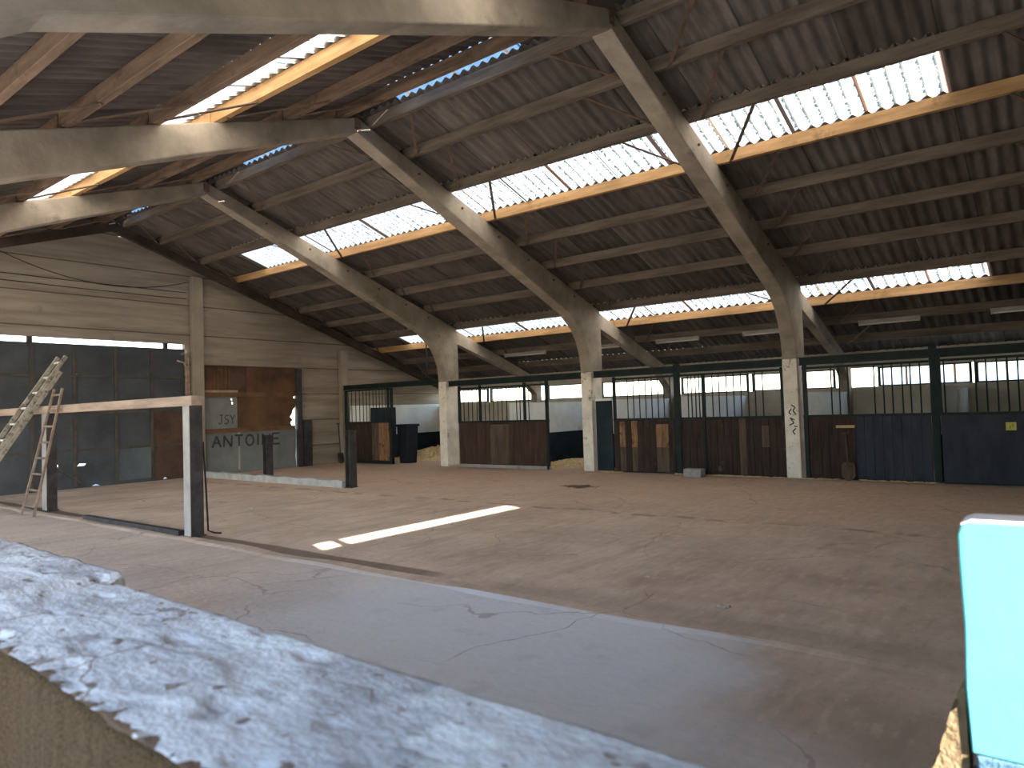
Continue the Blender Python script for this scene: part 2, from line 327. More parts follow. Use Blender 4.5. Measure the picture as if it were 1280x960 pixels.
# low wall: dark chips and small brown patches in the flaking paint
t = M['lowwall'].node_tree; ax, ov = axes(t)
mp = nn(t,'ShaderNodeMapping'); mp.inputs['Scale'].default_value = (1,.6,1); t.links.new(ov, mp.inputs[0])
mixin(M['lowwall'], mth(t,'MULTIPLY', smooth(t, noise(t, mp.outputs[0], 21, 3), .64, .68), .8), (.20,.13,.09))
mixin(M['lowwall'], mth(t,'MULTIPLY', smooth(t, noise(t, mp.outputs[0], 9, 8), .58, .68), .5), (.27,.27,.30))
mixin(M['lowwall'], mth(t,'MULTIPLY', smooth(t, noise(t, mp.outputs[0], 5.3, 5), .60, .66), .9), (.88,.95,.98))
lw = M['lowwall'].node_tree
vo = nn(lw,'ShaderNodeTexVoronoi', feature='DISTANCE_TO_EDGE'); vo.inputs['Scale'].default_value = 2.1
wv = nn(lw,'ShaderNodeVectorMath', operation='MULTIPLY_ADD'); nz = nn(lw,'ShaderNodeTexNoise'); nz.inputs['Scale'].default_value = 4; nz.inputs['Detail'].default_value = 5
lw.links.new(ov, nz.inputs['Vector']); lw.links.new(nz.outputs['Color'], wv.inputs[0]); wv.inputs[1].default_value = (.35,.35,.35); lw.links.new(ov, wv.inputs[2]); lw.links.new(wv.outputs[0], vo.inputs['Vector'])
mixin(M['lowwall'], mth(lw,'MULTIPLY', mth(lw,'LESS_THAN', vo.outputs['Distance'], .012), mth(lw,'MULTIPLY', smooth(lw, noise(lw, ov, 2.2, 2), .48, .56), .7)), (.24,.17,.13))
dn = mth(lw,'SUBTRACT', ax[0], mth(lw,'MULTIPLY_ADD', ax[1], .045, .455))
chipn = noise(lw, ov, 15, 7)
mixin(M['lowwall'], mth(lw,'LESS_THAN', dn, mth(lw,'MULTIPLY', mth(lw,'SUBTRACT', chipn, .44), .26)), (.20,.135,.09))
# black scribbles and mud splashes on the painted column bases
t = M['whitewash'].node_tree; ax, ov = axes(t)
mixin(M['whitewash'], mth(t,'MULTIPLY', smooth(t, noise(t, ov, 16, 6), .66, .70), .6), (.14,.105,.085))

# ------------------------------------------------------------------ floor, outside ground
prof = [(XL-1,-.02),(-.5,0),(4.36,0),(4.42,.014),(4.56,.012),(4.62,-.02),(4.85,-.015),(5.1,0),(9,.0),(XW,0)]
m = MB(); ys = [YN-.1 + (YG+.2-YN)*i/60 for i in range(61)]
vs = []
for y in ys:
    for i, (x, z) in enumerate(prof):
        wob = .025*math.sin(y*1.7)+.02*math.sin(y*4.3+1) if 2 <= i <= 7 else 0
        vs.append((x+wob, y, z + (.006*math.sin(y*2.9+i) if 3 <= i <= 6 else 0)))
n = len(prof)
m.add(vs, [(j*n+i, j*n+i+1, (j+1)*n+i+1, (j+1)*n+i) for j in range(60) for i in range(n-1)])
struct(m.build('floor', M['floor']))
m = MB(); m.add([(-150,-150,-.12),(150,-150,-.12),(150,150,-.12),(-150,150,-.12)], [(0,1,2,3)])
struct(m.build('floor_outside', M['outside']))

# ------------------------------------------------------------------ walls
# far gable with the opening of the big sliding door and of the patched door
out = [(XL,0),(XW,0),(XW,zsheet(XW)-.03),(XA,zsheet(XA)+.01),(XL,zsheet(XL)-.03)]
m = slab(out, [rect(3.2,9.15,.001,3.44), rect(9.6,12.5,.001,2.9)], YG, YG+.14)
struct(m.build('wall_far', M['gable']))
for nm, x0, x1, z1 in (('far_gable_post',9.28,9.58,5.22),('far_gable_post',14.02,14.28,3.5)):
    m = MB(); m.box(x0,x1,YG-.16,YG-.002,0,z1); o = m.build(nm, M['gable_post'], bevel=.015)
    tag(o, 'tall concrete gable post between the big grey door and the patched door' if x0 < 10 else 'shorter concrete gable post beside the first green stall front', 'post')
# near gable behind the camera: shut, but for a gap over its doors and an added hole shaped to let sun onto the stub wall
out = [(XL,0),(XW,0),(XW,zsheet(XW)-.03),(XA,zsheet(XA)+.01),(XL,zsheet(XL)-.03)]
m = slab(out, [rect(2.28,2.55,4.07,4.31), rect(2.65,5.90,4.07,4.31), [(1.636,.3),(1.99,.3),(1.99,1.27),(1.672,1.75),(1.672,1.38),(1.636,1.36)]], YN-.1, YN)
struct(m.build('wall_near', M['gable']))
# outer wall on the right with its window band
m = MB(); m.box(XW,XW+.2,YN-.1,YG+.14,0,1.72); m.box(XW-.03,XW+.23,YN-.1,YG+.14,1.70,1.76); m.box(XW,XW+.2,YN-.1,YG+.14,2.22,2.62)
struct(m.build('wall_right', M['outer']))
k = 0
for a, b in ((YN,1.55),(1.62,3.5),(4.45,6.5),(6.6,8.5),(9.0,11.1),(11.2,13.1),(13.7,15.5),(15.6,YG)):
    k += 1
    m = MB()
    m.box(XW+.05,XW+.13,a,a+.05,1.76,2.22); m.box(XW+.05,XW+.13,b-.05,b,1.76,2.22)
    m.box(XW+.05,XW+.13,a+.05,b-.05,1.76,1.79); m.box(XW+.05,XW+.13,a+.05,b-.05,2.19,2.22)
    fr = m.build('window_%d' % k, M['bar']); struct(fr)
    if b < 4:                                 # the right-hand bays still have their milky corrugated sheets
        p = MB(); N = 40; vs = []
        for i in range(N+1):
            y = a+.05 + (b-a-.1)*i/N; x = XW+.09 + .012*math.sin(y*2*PI/.088)
            vs += [(x,y,1.79),(x,y,2.19)]
        p.add(vs, [(2*i,2*i+1,2*i+3,2*i+2) for i in range(N)]); p.build('pane', M['pane'], fr)

# ------------------------------------------------------------------ roof
PITCH, AMP = .177, .026
def sheets(side, rows, ranges):
    """corrugated sheets between distances d0..d1 from the ridge, for each run y0..y1"""
    m = MB()
    for (d0, d1) in rows:
        for (y0, y1) in ranges:
            N = max(2, int((y1-y0)/PITCH*8)); vs = []
            for i in range(N+1):
                y = y0 + (y1-y0)*i/N; a = AMP*math.cos(2*PI*y/PITCH)
                for d, e in ((d0,.0),(d1+.12,.016)):
                    x = XA + side*d; vs.append((x, y, zsheet(x)+a+e))
            m.add(vs, [(2*i,2*i+1,2*i+3,2*i+2) for i in range(N)])
    return m
FULL = [(YN-.3, YG+.25)]
SK = (.93, 16.05)
r = sheets(1, [(.20,1.1),(1.1,2.13),(3.16,5.1),(5.1,7.27),(8.16,10.2),(10.2,11.5)], FULL)
r2 = sheets(1, [(2.13,3.16),(7.27,8.16)], [(YN-.3,SK[0]+.03),(SK[1],YG+.25)])
r.add(r2.v, r2.f)
o = struct(r.build('ceiling_right', M['roof'], smooth=True))
r = sheets(-1, [(.25,1.25),(1.25,2.34),(3.15,5.1),(5.1,7.1),(7.1,XA-XL+.1)], FULL)
r2 = sheets(-1, [(2.34,3.15)], [(YN-.3,SK[0]+.03),(SK[1],YG+.25)])
r.add(r2.v, r2.f)
struct(r.build('ceiling_left', M['roof'], smooth=True))
k = 20
for side, d0, d1 in ((1,2.13,3.16),(1,7.27,8.16),(-1,2.34,3.15)):
    k += 1
    struct(sheets(side, [(d0,d1)], [SK]).build('window_%d' % k, M['skylight'], smooth=True))
# ridge caps, broken away where added blue sheets stand for sky and stop the sun
M['ridge_gap_filler'] = sky_sheet('sky_blue_gap_filler', (.045,.085,.14), .9, False)
k = 30
for y0, y1 in ((5.55,7.95),(10.6,12.25),(16.3,17.0)):
    k += 1; m = MB(); N = 12; vs = []
    for i in range(N+1):
        y = y0+(y1-y0)*i/N; e = .012*math.sin(i*2.1)
        vs += [(XA-.42,y,zsheet(XA+.42)+.05+e),(XA,y,zsheet(XA)+.055-e),(XA+.42,y,zsheet(XA+.42)+.05+e*.5)]
    m.add(vs, [(3*i+q,3*i+q+1,3*i+q+4,3*i+q+3) for i in range(N) for q in (0,1)])
    struct(m.build('window_%d' % k, M['ridge_gap_filler']))
k = 0
for y0, y1 in ((YN-.3,5.55),(7.95,10.6),(12.25,16.3),(17.0,YG+.25)):
    k += 1; m = MB()
    for s in (-1, 1):
        vs = [(XA, y0, zsheet(XA)+.06),(XA+s*.45,y0,zsheet(XA+.45)+.055),(XA,y1,zsheet(XA)+.06),(XA+s*.45,y1,zsheet(XA+.45)+.055)]
        vs += [(x,y,z+.015) for x,y,z in vs]
        m.add(vs, [(0,1,3,2),(4,6,7,5),(0,4,5,1),(2,3,7,6),(1,5,7,3),(0,2,6,4)])
    struct(m.build('trim_%d' % k, M['ridge_cap']))

# ------------------------------------------------------------------ concrete portal frames
def mirror(p): return [(2*XA-x, z) for x, z in p]
INNER = [(14.005,2.34),(13.95,2.70),(13.83,3.0),(13.64,3.265),(13.4,3.45),(13.18,3.60)]
def portal(y, label):
    root = thing('portal_frame', label, 'frame', (XA, y, 0), 'concrete portal frames')
    ya, yb = y, y+FT
    for s in (1, -1):
        mf = (lambda p: p) if s == 1 else mirror
        m = MB(); m.prism(mf([(14.0,0),(14.46,0),(14.50,2.3),(14.0,2.3)]), 'y', ya, yb)
        m.build('column', M['whitewash'], root, .02, label='white painted lower column')
        m = MB(); m.prism(mf([(14.0,2.3)]+INNER+[(XA+.001,5.95),(XA+.001,6.2),(14.44,ztop(14.44)),(14.52,3.70),(14.54,2.3)]), 'y', ya, yb)
        m.build('rafter', M['frame'], root, .02)
        if s == 1:
            m = MB(); m.prism([(14.53,3.36),(14.53,ztop(14.53)-.02),(XW-.02,ztop(XW)-.02),(XW-.02,ztop(XW)-.22)], 'y', ya+.05, yb-.05)
            m.build('aisle_rafter', M['frame'], root, .01)
            m = MB(); m.prism([(XW-.28,0),(XW-.01,0),(XW-.01,2.22),(XW-.75,2.40),(XW-.75,2.30),(XW-.28,1.95)], 'y', ya+.03, yb-.03)
            m.build('outer_post', M['frame'], root, .01)
    m = MB()
    m.box(XA-.06,XA+.06,ya-.012,ya-.001,6.0,6.17); m.tube([(XA-.02,ya-.02,6.06),(XA+.03,ya-.02,6.06)],.015,6)
    m.build('ridge_plate', M['strap'], root)
    if y == Y1:                               # black scribbles on the foot of the right column
        b = MB()
        for q in ([(4.09,1.22),(4.14,1.30),(4.10,1.36),(4.17,1.41)],[(4.12,1.12),(4.20,1.16),(4.13,1.06),(4.22,1.02)],[(4.10,.96),(4.16,.90),(4.12,.84)],[(4.07,.99),(4.13,1.0)],[(4.17,1.33),(4.22,1.27),(4.18,1.22)]):
            for (a0,b0),(a1,b1) in zip(q,q[1:]): b.bar((13.996,a0,b0),(13.996,a1,b1),.022,.006,(1,0,0))
        b.build('scribble', M['paint_black'], root)
    for x in (8.6,9.7,10.75,11.7,12.6,13.4):  # bolt ends along the rafter face
        b = MB(); b.tube([(x,ya-.03,ztop(x)-.14),(x,ya+.01,ztop(x)-.14)],.022,8); b.build('bolt', M['strap'], root)
portal(Y1, 'nearest concrete portal frame, its right column scrawled with black marks')
portal(Y2, 'middle concrete portal frame, its column foot beside the open stall gap')
portal(Y3, 'farthest concrete portal frame, its column beside the straw-littered stall')

# ------------------------------------------------------------------ purlins
ORD = ['first','second','third','fourth','fifth','sixth','seventh','eighth','ninth','tenth','eleventh']
BAYS = [('bay nearest the camera',YN+.02,Y1+.13),('bay between nearest and middle frames',Y1+.15,Y2+.13),
        ('bay between middle and farthest frames',Y2+.15,Y3+.13),('bay between farthest frame and gable',Y3+.15,YG-.02)]
RIGHT = [7.55,8.38,9.42,10.44,11.42,12.40,13.40,14.54,15.44,16.45,17.45]
LEFT = [7.02,6.04,4.93,4.12,3.12,2.20,1.2]
M['purlin_skylit'] = mat('skylit_tinted_timber', (.34,.20,.09), (.55,.34,.17), 3, (3,.35,3), .85, .2, 9, (.20,.12,.06), (.6,.72), 2.5)  # orange glow of the skylights put into the timber colour
def purlin(x, side, y0, y1, label, upx, pale, braces):
    zb = ztop(x)+.004
    root = thing('roof_purlin', label, 'purlin', (x,(y0+y1)/2,zb), 'timber roof purlins')
    m = MB(); h = .085
    jit = random.uniform(-.006,.006)
    m.add([(x-h/2,y0,zb),(x+h/2,y0,zb),(x+h/2,y0,zb+PH-.0+.004),(x-h/2,y0,zb+PH+.004),(x-h/2,y1,zb+jit),(x+h/2,y1,zb+jit),(x+h/2,y1,zb+PH+.004),(x-h/2,y1,zb+PH+.004)],
          [(3,2,1,0),(4,5,6,7),(0,1,5,4),(1,2,6,5),(2,3,7,6),(3,0,4,7)])
    m.build('timber', M[pale or 'purlin'], root, .006)
    if upx is not None and braces:
        for ye, s in ((y0+.2,1),(y1-.32,-1)):
            b = MB(); b.bar((x,ye,zb-.008),(upx,ye+s*.72,ztop(upx)-.01),.045,.012,(0,0,1)); b.build('brace', M['strap'], root)
for bi, (bn, y0, y1) in enumerate(BAYS):
    for i, x in enumerate(RIGHT):
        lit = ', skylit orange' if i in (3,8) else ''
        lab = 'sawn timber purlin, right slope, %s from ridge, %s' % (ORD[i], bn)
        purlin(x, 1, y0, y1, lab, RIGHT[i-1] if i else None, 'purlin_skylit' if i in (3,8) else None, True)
    for i, x in enumerate(LEFT):
        if bi == 0: continue
        lab = 'pale timber purlin, left slope, %s from ridge, %s' % (ORD[i], bn)
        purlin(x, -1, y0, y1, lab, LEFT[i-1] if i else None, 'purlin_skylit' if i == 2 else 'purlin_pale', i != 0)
# dark timber rafter along the gable
for s, nm in ((1,'right'),(-1,'left')):
    m = MB(); xe = XA+s*11.1 if s == 1 else XL
    m.prism([(XA,ZT-.22),(XA,ZT-.01),(xe,ztop(xe)-.01),(xe,ztop(xe)-.22)], 'y', YG-.42, YG-.3)
    tag(m.build('gable_rafter', M['dark_rafter']), 'dark rafter under the %s roof slope just before the far gable' % nm, 'rafter')

# ------------------------------------------------------------------ unlit strip lights in the right aisle
for y, ln, lab in ((2.83,1.15,'unlit strip light above the nearest stall, beside the nearest column'),(.5,1.15,'unlit strip light at the right edge of the roof aisle'),
               (7.55,1.15,'unlit strip light just right of the middle column'),(5.42,.95,'unlit strip light just left of the nearest column'),
               (12.3,1.5,'unlit strip light above the half-open sliding stall door'),(9.55,.95,'unlit strip light partly behind the middle column')):
    r = thing('strip_light', lab, 'light fitting', (16.36,y,3.0), 'unlit strip lights')
    z = ztop(16.45)
    m = MB(); m.box(16.32,16.40,y-ln/2,y+ln/2,z-.03,z+.03); m.build('housing', M['fitting'], r)
    m = MB(); m.tube([(16.35,y-ln/2+.04,z-.055),(16.35,y+ln/2-.04,z-.055)],.02,8); m.build('tube', M['tube'], r, smooth=True)
    m = MB(); [m.box(16.325,16.375,y+s*(ln/2-.02)-.015,y+s*(ln/2-.02)+.015,z-.08,z-.03) for s in (-1,1)]; m.build('lamp_holder', M['fitting'], r)

# ------------------------------------------------------------------ stall fronts
XS = 14.10
def front(label, y0, y1, bars, posts, planks, zb=0.03, zt=1.16, ztop_=2.12, rails=(), default='board', x=XS, navy_from=None, name='stall_enclosure', cat='stall front', kick=None):
    """y0 > y1: left to right in the photo. planks: list of (y from, y to, material, z0, z1)"""
    r = thing(name, label, cat, (x,(y0+y1)/2,0), 'stall fronts along the right side')
    mats = [M[default],M['board_orange'],M['board_mid'],M['board_red'],M['navy']]
    idx = {'board_orange':1,'board_mid':2,'board_red':3,'navy':4}
    m = MB(); N = max(3, int(abs(y0-y1)/.15)); wdt = (y0-y1)/N
    for i in range(N):
        a = y0-i*wdt; b = a-wdt+(.006 if default != 'navy' else 0); c = (a+b)/2; k = 0
        for q in planks:
            if q[0] >= c >= q[1]: k = idx[q[2]]
        dx = random.uniform(-.004,.004) if default != 'navy' else random.uniform(-.001,.001)
        sp = [q for q in planks if q[0] >= c >= q[1] and len(q) > 3]
        if sp:
            z0, z1 = sp[0][3], sp[0][4]
            m.box(x+dx,x+.035,b,a,z0,z1,k)
            lo = idx.get(sp[0][5], 0) if len(sp[0]) > 5 else 0
            if z0 > zb: m.box(x+dx+.004,x+.035,b,a,zb,z0-.004,lo)
            if z1 < zt: m.box(x+dx,x+.035,b,a,z1+.004,zt,0)
        else: m.box(x+dx,x+.035,b,a,zb,zt,k)
    m.build('board_panel', mats, r)
    m = MB(); m.box(x-.012,x+.05,y1,y0,zt,zt+.045); m.build('middle_rail', M['green'], r)
    m = MB(); m.box(x-.012,x+.05,y1,y0,0,zb-.002); m.build('bottom_rail', M['steel_pale' if kick else 'green'], r)
    m = MB(); m.box(x-.005,x+.04,y1,y0,ztop_-.04,ztop_); m.build('top_rail', M['green'], r)
    for y in bars:
        m = MB(); m.tube([(x+.02,y,zt+.03),(x+.02,y,ztop_-.02)],.0125,6); m.build('bar', M['bar'], r)
    for y, wd, z1 in posts:
        m = MB(); m.box(x-.03,x+.05,y-wd/2,y+wd/2,0 if wd > .05 else zt,z1); m.build('post', M['green'], r, .005)
    return r
front('nearest-to-gable stall front with closely set bars and one pale worn plank', 17.66, 15.52, [17.53,17.36,17.17,16.99,16.82,16.67,16.53,16.37,16.23,16.09,15.96,15.83], [(17.62,.06,2.23),(15.70,.035,2.3),(15.55,.06,2.23)],
      [(16.45,16.2,'board_mid'),(16.14,15.75,'board_orange')], zb=.1, zt=1.21, ztop_=2.23)
front('red-brown sliding stall door left half open beside the middle column', 12.86, 9.92, [12.68,12.52,12.38,12.22,11.94,11.8,11.66,11.51,11.37,11.22,10.9,10.79,10.52], [(12.83,.05,2.15),(12.1,.045,2.15),(10.64,.045,2.15),(9.96,.06,2.2)],
      [(12.86,9.9,'board_red'),(11.75,11.1,'board_mid',.1,1.1)], zb=.08, zt=1.17, ztop_=2.10, x=14.06, name='stall_door', cat='door', kick=True)
front('stall front with a row of worn orange planks beside the middle column', 8.14, 6.64, [7.77,7.62,7.47,7.32,7.17,7.02,6.88,6.73], [(8.10,.05,2.15)],
      [(8.05,7.86,'board_orange',.56,1.12,'board_mid'),(7.71,7.53,'board_orange',.56,1.14,'board_mid'),(7.03,6.78,'board_orange',.56,1.06,'board_mid')])
front('plain dark brown stall front left of the nearest column, concrete block at its foot', 6.61, 4.34, [6.32,6.24,6.15,6.07,5.78,5.64,5.48,5.33,5.18,5.03,4.89,4.74], [(6.56,.13,2.35),(5.97,.06,2.1),(4.36,.05,2.15)],
      [(5.3,5.1,'board_mid'),(4.8,4.65,'board_mid',.6,1.0)])
front('stall front right of the nearest column, half brown boards and half navy', 3.98, 1.86, [3.46,3.32,3.17,2.73,2.58,2.44,2.28,2.15,2.0], [(3.93,.07,2.2),(1.79,.12,2.38)],
      [(3.07,1.8,'navy')])
dr = front('navy stall door with a small yellow sign at the right edge', 1.70, -.4, [1.63,1.18,1.03,.88,.74,.60,.45,.3,.15,0,-.2], [(1.70,.05,2.2)], [], default='navy', x=14.02, name='stall_door', cat='door')
m = MB(); m.box(14.0,14.017,.66,.80,.90,1.03); sg = m.build('sign', M['yellow'], dr, label='small yellow sign with a dark green figure')
m = MB()
for q in ([(.755,.93),(.74,.965),(.72,.985),(.695,.985),(.685,.965)], [(.74,.965),(.735,.93)], [(.72,.985),(.705,1.01),(.69,1.0)], [(.70,.975),(.71,.935)]):
    for (ya,za),(yb,zb_) in zip(q,q[1:]): m.bar((13.998,ya,za),(13.998,yb,zb_),.006,.011,(1,0,0))
m.build('figure', M['sign_ink'], sg)
m = MB(); m.box(14.1,14.14,8.18,8.60,.02,1.62); m.box(14.09,14.15,8.18,8.60,1.62,1.67,1)
tag(m.build('narrow_panel', [M['navy_wall'],M['partition']], bevel=.004), 'narrow navy board with white capping right of the middle column', 'panel')
# green track beams
for a, b, lab in ((YG-.02,Y3+.02,'dark green track beam above the stall next to the gable'),(Y3-.02,Y2+.05,'dark green track beam between farthest and middle columns'),
                  (Y2-.02,Y1+.05,'dark green track beam between middle and nearest columns'),(Y1-.02,YN+.02,'dark green track beam right of the nearest column')):
    m = MB(); xx = XS-.04; z0 = 2.16 if a < 17 else 2.24
    m.box(xx,xx+.1,b,a,z0,z0+.02); m.box(xx,xx+.1,b,a,z0+.13,z0+.15); m.box(xx+.03,xx+.06,b,a,z0+.02,z0+.13)
    tag(m.build('track_beam', M['green']), lab, 'beam', 'green track beams')
# partitions between the stalls: limewash over a navy dado
for y, lab in ((1.70,'limewashed stall partition behind the navy door at the right'),(4.12,'limewashed stall partition behind the nearest column'),
               (6.60,'limewashed stall partition behind the middle of the two brown fronts'),
               (8.72,'bluish limewashed stall partition behind the worn orange planks'),(11.2,'limewashed partition seen through the half-open sliding door gap')):
    r = thing('stall_partition', lab, 'partition', (16.4,y,0), 'stall partitions')
    x1 = XW-.02
    if abs(y-Y1) < .2 or abs(y-Y2) < .2: x1 = XW-.3
    x0 = 14.6 if x1 < XW-.1 else 14.3
    zt = 1.62
    m = MB(); m.box(x0,x1,y,y+.11,.82,zt); m.build('upper_wall', M['partition'], r)
    m = MB(); m.box(x0,x1,y-.006,y+.116,0,.82); m.build('dado', M['navy_wall'], r)
    m = MB(); m.box(x0,x1,y-.012,y+.122,zt,zt+.035); m.build('capping', M['partition'], r)
# lining of the end stall against the gable
r = thing('stall_lining', 'cream and navy wall lining in the stall beside the gable', 'wall lining', (16.4,YG-.06,0))
m = MB(); m.box(14.4,XW-.03,YG-.07,YG-.01,.78,1.66); m.build('upper_wall', M['partition'], r)
m = MB(); m.box(14.4,XW-.03,YG-.09,YG-.01,0,.78); m.build('dado', M['navy_wall'], r)
m = MB(); m.box(14.4,XW-.03,YG-.10,YG-.01,1.66,1.76); m.build('capping', M['partition'], r)
# open door of dark boards, feed bin, straw
m = MB(); m.box(15.2,16.25,YG-.16,YG-.11,.4,1.68); tag(m.build('dark_hatch', M['navy_wall'], bevel=.01), 'dark square hatch on the gable wall inside the end stall', 'hatch')
r = thing('feed_bin', 'tall navy plastic bin standing just inside the end stall', 'bin', (14.6,15.42,0))
m = MB(); c = [(14.75,15.25)]
def frustum(cx, cy, w0, w1, d0, d1, z0, z1, mm):
    vs = [(cx+s*w0/2, cy+q*d0/2, z0) for s,q in ((-1,-1),(1,-1),(1,1),(-1,1))] + [(cx+s*w1/2, cy+q*d1/2, z1) for s,q in ((-1,-1),(1,-1),(1,1),(-1,1))]
    mm.add(vs, [(3,2,1,0),(4,5,6,7),(0,1,5,4),(1,2,6,5),(2,3,7,6),(3,0,4,7)])
frustum(14.6,15.42,.36,.44,.36,.46,0,1.08,m); m.build('body', M['plastic'], r, .02)
m = MB(); frustum(14.6,15.42,.50,.48,.54,.52,1.08,1.15,m); m.build('lid', M['plastic'], r, .015)
def heap(name, cx, cy, rx, ry, h, label, seed):
    rnd = random.Random(seed); m = MB(); N = 22; vs = []
    for j in range(N+1):
        for i in range(N+1):
            u, v = i/N*2-1, j/N*2-1; d = math.hypot(u,v)
            z = h*max(0,1-d**1.6)*(1+.35*rnd.uniform(-1,1)) + (.012*rnd.random() if d < 1 else -.01)
            vs.append((cx+u*rx, cy+v*ry, z))
    m.add(vs, [(j*(N+1)+i, j*(N+1)+i+1, (j+1)*(N+1)+i+1, (j+1)*(N+1)+i) for j in range(N) for i in range(N)])
    for _ in range(240):
        u, v = rnd.uniform(-.95,.95), rnd.uniform(-.95,.95)
        if math.hypot(u,v) > .97: continue
        z = h*max(0,1-math.hypot(u,v)**1.6)+.015; a = rnd.uniform(0,PI); l = rnd.uniform(.06,.16)
        p = Vector((cx+u*rx, cy+v*ry, z)); d = Vector((math.cos(a),math.sin(a),rnd.uniform(-.3,.4)))*l
        m.bar(p-d/2, p+d/2, .007, .005)
    tag(m.build(name, M['straw']), label, 'straw', kind='stuff')
heap('straw_bedding', 16.6, 16.0, 1.5, 1.5, .34, 'heap of golden straw inside the end stall by the farthest column', 3)
heap('straw_bedding', 15.7, 10.2, 1.2, .9, .12, 'thin straw litter behind the half-open sliding door', 4)
# loose straw along the foot of the stall fronts
rnd = random.Random(11); m = MB()
for _ in range(520):
    y = rnd.choice((rnd.uniform(1.8,4.0), rnd.uniform(4.3,6.6), rnd.uniform(7.9,8.3))); x = 13.97-abs(rnd.gauss(0,.05)); a = rnd.gauss(PI/2,.4); l = rnd.uniform(.05,.14)
    if abs(y-3.18) < .2: continue
    z = .006+rnd.random()*.02; d = Vector((math.cos(a),math.sin(a),0))*l/2; p = Vector((x,y,z)); m.bar(p-d,p+d,.01,.006)
tag(m.build('loose_straw', M['straw']), 'loose straw swept along the foot of the stall fronts', 'straw', kind='stuff')
# concrete block, slat, shovel
m = MB(); m.box(13.55,13.78,5.86,6.24,0,.165); tag(m.build('concrete_block', M['block'], bevel=.012), 'grey concrete block lying at the foot of a brown stall front', 'block')
m = MB(); m.box(14.068,14.094,3.08,3.40,.955,1.005); tag(m.build('wooden_slat', M['slat'], bevel=.004), 'short yellow wooden slat fixed high on dark boards above the shovel', 'slat')
def shovel(label, base, top, face, blade_mat, shaft_mat):
    r = thing('shovel', label, 'shovel', base); b, tp = Vector(base), Vector(top); d = (tp-b).normalized(); fc = Vector(face); s = d.cross(fc).normalized()
    sh = MB(); sh.tube([b+d*.27, tp], .016, 8); sh.build('shaft', M[shaft_mat], r, smooth=True)
    bl = MB(); pts = [(-.08,.33),(-.11,.28),(-.115,.08),(-.06,.015),(0,0),(.06,.015),(.115,.08),(.11,.28),(.08,.33)]
    vs = [b+s*u+d*v+fc*(.012-1.6*u*u) for u,v in pts] + [b+s*u+d*v+fc*(.018-1.6*u*u) for u,v in pts]; n = len(pts)
    bl.add(vs, [tuple(range(n)), tuple(range(2*n-1,n-1,-1))]+[(i,(i+1)%n,n+(i+1)%n,n+i) for i in range(n)]); bl.build('blade', M[blade_mat], r)
    h = MB(); h.tube([tp-s*.06, tp+s*.06], .016, 8); h.build('handle', M[shaft_mat], r)
shovel('shovel with a brown shaft leaning on the stall front right of the nearest column', (13.93,3.18,.005), (14.06,3.24,.86), (-1,0,0), 'board_mid', 'board_mid')
shovel('dark long-handled shovel leaning on the gable beside the first stall', (13.78,17.50,.005), (13.82,17.66,1.22), (0,-1,0), 'steel_dark', 'steel_dark')
# hanging rod over the end stall
r = MB(); r.tube([(14.55,14.5,ztop(14.55)),(14.55,14.5,2.52)],.018,8); r.tube([(14.55,14.5,2.52),(14.57,14.25,2.44)],.016,8); r.tube([(14.55,14.5,2.52),(14.57,14.75,2.44)],.016,8)
tag(r.build('hanging_rod', M['steel_dark'], smooth=True), 'thin metal rod hanging from the roof left of the farthest column', 'rod')

# ------------------------------------------------------------------ far doors
yd = YG+.03
d1 = thing('door_1', 'big dark grey sheet-metal sliding door', 'door', (6.3,yd,0)); d1['kind'] = 'structure'
hol = [[(6.50,2.55),(6.62,2.62),(6.66,2.55)], rect(6.16,6.22,.52,.57), [(6.60,.50),(6.66,.56),(6.80,.55),(6.76,.50)], [(8.55,.02),(8.6,.07),(8.68,.03)], [(6.9,.02),(7.0,.06),(7.1,.02)]]
m = slab([(3.205,.002),(8.30,.002),(8.30,1.7),(9.149,1.7),(9.149,3.31),(3.205,3.31)], [h for h in hol if h[0][0] < 8.3], yd, yd+.025)
m.build('sheet', M['door_grey'], d1)
m = slab(rect(7.46,8.30,.09,.86), [], yd-.012, yd-.002); m.build('lower_sheet', M['door_blue_dark'], d1, label='bluer lower sheet')
m = slab(rect(8.30,9.149,.002,1.7), [hol[3]], yd, yd+.025); m.build('rusted_sheet', M['rust_dark'], d1, label='brown rusted sheet')
m = MB()
for x in (3.9,4.82,5.71,6.56,7.46,8.30): m.box(x-.035,x+.035,yd-.03,yd-.001,.02,3.25)
for z in (.87,1.73,2.58): m.box(3.25,9.15,yd-.025,yd-.001,z-.03,z+.03)
m.bar((6.2,yd-.03,.5),(6.75,yd-.03,.06),.05,.03,(0,1,0))
m.build('frame', M['rail'], d1)
m = MB(); m.box(5.63,5.73,YG+.02,YG+.1,3.22,3.46); m.box(8.62,8.72,YG+.02,YG+.1,3.22,3.46); m.build('hanger', M['steel_dark'], d1)
m = MB(); m.tube([(8.9,YG-.08,3.0),(9.08,YG-.08,2.95),(9.14,YG-.08,2.82),(9.15,YG-.08,0)],.022,8); m.tube([(9.2,YG-.08,3.1),(9.21,YG-.08,0)],.016,8)
tag(m.build('conduit_pipe', M['beam'], smooth=True), 'bent metal conduit at the right edge of the big grey door', 'pipe')

